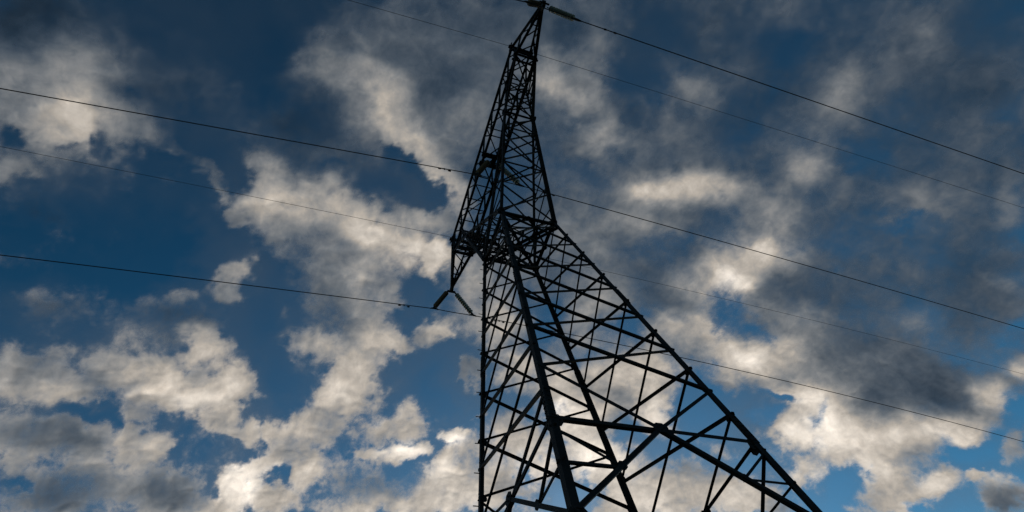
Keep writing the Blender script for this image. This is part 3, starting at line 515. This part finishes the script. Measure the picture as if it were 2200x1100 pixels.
# ---- crossarm box truss with a pointed cantilever at each end
ZL, ZU, YC, XJ, XT, ZT = 21.70, 22.78, .40, 4.10, 5.92, 21.62
for y in (-1, 1):
    n = Vector((0, -y, 0))
    angle('crossarm_chord', (-XJ, y*YC, ZL), (XJ, y*YC, ZL), .10, n, 0, .06, y)
    angle('crossarm_chord', (-XJ, y*YC, ZU), (XJ, y*YC, ZU), .085, n, 0, .12, -y)
    nb = 8; dx = 2*XJ/nb
    for k in range(nb):
        x0, x1 = -XJ+k*dx, -XJ+(k+1)*dx; xm = x0+dx*.62 if x0 >= -.01 else x1-dx*.62
        angle('crossarm_brace', (x0, y*YC, ZL), (xm, y*YC, ZU), .055, n, .018)
        angle('crossarm_brace', (xm, y*YC, ZU), (x1, y*YC, ZL), .055, n, .025, 0, -1)
    for s in (-1, 1):
        angle('cantilever_chord', (s*XJ, y*YC, ZL), (s*XT, y*.03, ZT), .095, n, .003, .03, y*s)
        angle('cantilever_chord', (s*XJ, y*YC, ZU), (s*XT, y*.03, ZT+.13), .075, n, .003, .03, -y*s)
        L0 = lambda f: Vector((s*XJ, y*YC, ZL)).lerp(Vector((s*XT, y*.03, ZT)), f); U0 = lambda f: Vector((s*XJ, y*YC, ZU)).lerp(Vector((s*XT, y*.03, ZT+.13)), f)
        angle('crossarm_brace', L0(0), U0(.32), .05, n, .02); angle('crossarm_brace', U0(.32), L0(.5), .045, n, .026, 0, -1); angle('crossarm_brace', L0(.5), U0(.7), .045, n, .02)
        angle('crossarm_post', (s*XJ, y*YC, ZL), (s*XJ, y*YC, ZU), .08, n, .03, .0)
        gusset((s*(XJ+.02), y*(YC+.012), ZU-.02), n, .34, .26)
nb = 8; dx = 2*XJ/nb
for k in range(nb):
    x0, x1 = -XJ+k*dx, -XJ+(k+1)*dx; s = 1 if k % 2 else -1
    angle('plan_brace', (x0, s*YC, ZL), (x1, -s*YC, ZL), .05, (0, 0, 1), .02); angle('plan_brace', (x0, -s*YC, ZU), (x1, s*YC, ZU), .045, (0, 0, -1), .02)
    if k: angle('plan_brace', (x0, -YC, ZL), (x0, YC, ZL), .045, (0, 0, 1), .035); angle('plan_brace', (x0, -YC, ZU), (x0, YC, ZU), .045, (0, 0, -1), .035)
for s in (-1, 1):
    for f0, f1 in ((.0, .3), (.3, .58), (.58, .8)):
        a = Vector((s*XJ, -YC, ZL)).lerp(Vector((s*XT, 0, ZT)), f0); b = Vector((s*XJ, YC, ZL)).lerp(Vector((s*XT, 0, ZT)), f1)
        angle('plan_brace', a, b, .045, (0, 0, 1), .02)
        c = Vector((s*XJ, YC, ZL)).lerp(Vector((s*XT, 0, ZT)), f0) if f0 == 0 else Vector((s*XJ, -YC, ZL)).lerp(Vector((s*XT, 0, ZT)), f1)
        angle('plan_brace', c, b, .04, (0, 0, 1), .035, 0, -1)
    # tip plate the insulators hang from
    mb = MB(); mb.prism(Vector((s*(XT-.16), -.05, ZT+.04)), Vector((s*(XT-.16), .05, ZT+.04)), [(-.16, .1), (.22, .07), (.24, -.1), (.1, -.24), (.02, -.24), (-.12, -.1)], Vector((s, 0, 0)), Vector((0, 0, 1)))
    mb.prism(Vector((s*XT, -.17, ZT-.12)), Vector((s*XT, .17, ZT-.12)), [(-.03, -.05), (.03, -.05), (.03, .05), (-.03, .05)], Vector((1, 0, 0)), Vector((0, 0, 1)))
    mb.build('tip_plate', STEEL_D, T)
    for k, (x, z, h) in enumerate(((XJ-.02, ZL-.03, .14), (XJ-.22, ZL-.02, .1), (XJ+.0, ZL+.55, .1))):
        mb = MB(); mb.box((s*x, 0, z), .07, 2*YC+.1, h); mb.build('cross_beam', STEEL, T)
    # peak bracket for the earth wire
    mb = MB(); mb.prism(Vector((s*4.12, 0, ZU)), Vector((s*4.12, 0, ZU+.30)), [(-.05, -.05), (.05, -.05), (.05, .05), (-.05, .05)], Vector((1, 0, 0)), Vector((0, 1, 0)))
    mb.box((s*4.12, 0, ZU+.02), .12, 2*YC+.16, .07); mb.build('wire_bracket', STEEL, T)
for x in (.27, -.10):
    mb = MB(); mb.box((x, 0, ZL-.05), .17, 2*YC+.14, .09); mb.build('cross_beam', STEEL_D, T)
mb = MB(); mb.box((.08, 0, ZL-.11), .5, .12, .04); mb.box((.08, .28, ZL-.11), .42, .08, .04); mb.build('hanger_plate', STEEL_D, T)

# ------------------------------------------------------------------ insulator strings
def lathe(mb, p, d, prof, n=16):
    d = Vector(d).normalized(); a = d.orthogonal().normalized(); b = d.cross(a); m = len(mb.v)
    v = [Vector(p)+d*t+(a*math.cos(2*math.pi*k/n)+b*math.sin(2*math.pi*k/n))*r for t, r in prof for k in range(n)]
    f = [(i*n+k, i*n+(k+1) % n, (i+1)*n+(k+1) % n, (i+1)*n+k) for i in range(len(prof)-1) for k in range(n)]
    mb.add(v, f+[tuple(range(n))[::-1], tuple(range(len(v)-n, len(v)))])
NSH = 10
def make_string(length, mat):
    """string running from the origin along local -Z"""
    r = empty('insulator_string'); D = Vector((0, 0, -1)); pitch = .146; start = (length-NSH*pitch)*.5
    mb = MB(); mb.tube([(0, 0, .02), (0, 0, -start)], .014, 8); mb.box((0, 0, -.05), .03, .07, .12); mb.build('shackle', STEEL_D, r)
    proto = None
    for k in range(NSH):
        z = -(start+k*pitch)
        if proto is None:
            mb = MB(); lathe(mb, (0, 0, 0), D, [(0, .012), (.0, .038), (.045, .046), (.058, .06), (.072, .09), (.086, .106), (.094, .104), (.09, .07), (.1, .068), (.097, .055), (.11, .05), (.108, .014), (pitch, .013)])
            proto = mb.build('insulator_disc', mat, r, True); o = proto
        else:
            o = proto.copy(); COL.objects.link(o); o.parent = r
        o.location = (0, 0, z)
    e = -(length-start)
    mb = MB(); mb.tube([(0, 0, e), (0, 0, -length)], .014, 8); mb.box((0, 0, -length+.04), .03, .09, .16); mb.build('link', STEEL_D, r)
    return r
def copy_tree(o, parent=None):
    c = o.copy(); COL.objects.link(c); c.parent = parent
    for ch in [k for k in bpy.data.objects if k.parent == o]: copy_tree(ch, c)
    return c
ATT = {'far': (-XT, 20.02), 'middle': (.08, 19.78), 'near': (5.82, 20.0)}
names = {('far', -1): 'brown string of ribbed discs hanging leftwards from the low arm tip against blue sky',
         ('far', 1): 'grey string of ribbed discs hanging rightwards from the low arm tip towards the tower body',
         ('middle', -1): 'string of ribbed discs hanging leftwards from the crossarm middle inside the lattice',
         ('middle', 1): 'string of ribbed discs hanging rightwards from the crossarm middle inside the lattice',
         ('near', -1): 'foreshortened string of discs left of the topmost arm tip at the frame edge',
         ('near', 1): 'thick string of discs running right from the topmost arm tip at the frame edge'}
L_STR = None; prot = {}
for ph, (x, zc) in ATT.items():
    for s in (-1, 1):
        xa = x; top = Vector((xa, s*.16, (ZT-.15) if ph != 'middle' else ZL-.14)); bot = Vector((x, s*.80, zc+.06))
        Ln = 1.70; sc = (bot-top).length/Ln
        mk = 'p' if s < 0 else 'g'
        if mk not in prot: prot[mk] = make_string(Ln, PORC if s < 0 else GLASS); r = prot[mk]
        else: r = copy_tree(prot[mk])
        r.location = top; r.rotation_mode = 'QUATERNION'; r.rotation_quaternion = (top-bot).to_track_quat('Z', 'Y'); r.scale = (1, 1, sc)
        tag(r, names[(ph, s)], 'insulator', 'insulator strings holding the conductors')
        c = tag(empty('suspension_clamp', (x, s*.80, zc)), {'far': 'small steel clamp holding the lowest conductor at the %s string foot', 'middle': 'small steel clamp holding the middle conductor at the %s string foot', 'near': 'small steel clamp holding the topmost conductor at the %s string foot'}[ph] % ('left' if s < 0 else 'right'), 'wire clamp', 'clamps at the feet of the insulator strings')
        mb = MB(); pts = [(0, -.17, -.055), (0, -.1, -.02), (0, 0, .0), (0, .1, -.02), (0, .17, -.055)]; mb.tube(pts, [.02, .034, .042, .034, .02], 10); mb.build('clamp_body', STEEL_D, c)
        mb = MB(); mb.prism(Vector((-.02, 0, 0)), Vector((.02, 0, 0)), [(-.05, .02), (.05, .02), (.03, .12), (-.03, .12)], Vector((0, 1, 0)), Vector((0, 0, 1))); mb.build('hanger', STEEL_D, c)

# ------------------------------------------------------------------ wires
def side(X, s, y0, z0, dx, b, c):
    pts = []; T0 = 34.0; t = 0.0; z1 = b*T0+c*T0*T0; sl = b+2*c*T0; xs = X
    ts = [0, .3, .8, 1.5, 2.5] + [4+2*k for k in range(16)] + [36+6*k for k in range(32)]
    for t in ts:
        if t <= T0: z = b*t+c*t*t
        else:
            q = t-T0; Lh = 80.0; z = z1 + sl*q - sl*q*q/(2*Lh)
        pts.append(Vector((X+dx*t, s*(y0+t), z0+z)))
    return pts
def wire(name, X, y0, z0, Lp, Rp, r, label, cat, group):
    a = side(X, -1, y0, z0, *Lp); b = side(X, 1, y0, z0, *Rp)
    mid = [Vector((X, 0, z0+.0-(.03 if y0 else 0)))] if y0 else []
    if not y0: b = b[1:]
    mb = MB(); mb.tube(a[::-1]+mid+b, r, 8); o = mb.build(name, CABLE, None, True); tag(o, label, cat, group); return a, b
GC, GG = 'power conductors of the line', 'thin earth wires of the line'
wf = wire('conductor', -XT, .8, 19.99, (-.0138, -.0619, -.0005), (-.0123, -.004, -.0022), .016, 'lowest power conductor, passing under the low arm tip and behind the tower legs', 'power line', GC)
wm = wire('conductor', .08, .8, 19.75, (-.0466, -.0643, -.0002), (-.0042, -.0477, -.0012), .016, 'middle power conductor passing through the tower window at the crossarm middle', 'power line', GC)
wn = wire('conductor', 5.82, .8, 19.97, (-.1, -.062, -.0003), (.0106, -.059, -.0005), .016, 'topmost thick power conductor running right from the arm tip at the frame top', 'power line', GC)
wire('earth_wire', 4.12, 0, ZU+.30, (-.0289, -.0608, -.0003), (.0191, -.049, -.0012), .0075, 'thin earth wire near the frame top, passing behind the upper arm', 'power line', GG)
wire('earth_wire', -4.12, 0, ZU+.22, (.0204, -.0554, -.001), (.0154, -.0349, -.0015), .0075, 'thin earth wire meeting the tower left side at half height of the photo', 'power line', GG)

# vibration dampers
def make_damper():
    r = empty('vibration_damper')
    mb = MB(); mb.box((0, 0, -.03), .03, .035, .1); mb.build('clamp', STEEL_D, r)
    mb = MB(); mb.tube([(0, -.2, -.075), (0, -.1, -.07), (0, 0, -.068), (0, .1, -.07), (0, .2, -.075)], .006, 6); mb.build('messenger_cable', CABLE, r)
    for s in (-1, 1):
        mb = MB(); mb.tube([(0, s*.12, -.078), (0, s*.14, -.08), (0, s*.21, -.082), (0, s*.225, -.082)], [.012, .028, .03, .02], 10); mb.build('weight', STEEL_D, r)
    return r
dp = None
def at(pts, y):
    for p, q in zip(pts, pts[1:]):
        if min(abs(p.y), abs(q.y)) <= y <= max(abs(p.y), abs(q.y)):
            f = (y-abs(p.y))/(abs(q.y)-abs(p.y)); return p.lerp(q, f)
for (w_, y, lb) in ((wf[0], 2.02, 'small two weight damper under the lowest conductor left of the arm tip'), (wf[1], 1.95, 'small two weight damper under the lowest conductor behind the tower legs'),
                    (wm[0], 1.98, 'small two weight damper under the middle conductor left of the tower'), (wm[1], 1.9, 'small two weight damper under the middle conductor right of the tower'),
                    (wn[0], 2.0, 'small two weight damper under the topmost conductor left of the tower top'), (wn[1], 1.95, 'small two weight damper under the topmost conductor right of the tower top')):
    if dp is None: dp = make_damper(); d = dp
    else: d = copy_tree(dp)
    d.location = at(w_, y); tag(d, lb, 'vibration damper', 'dampers clamped under the conductors')
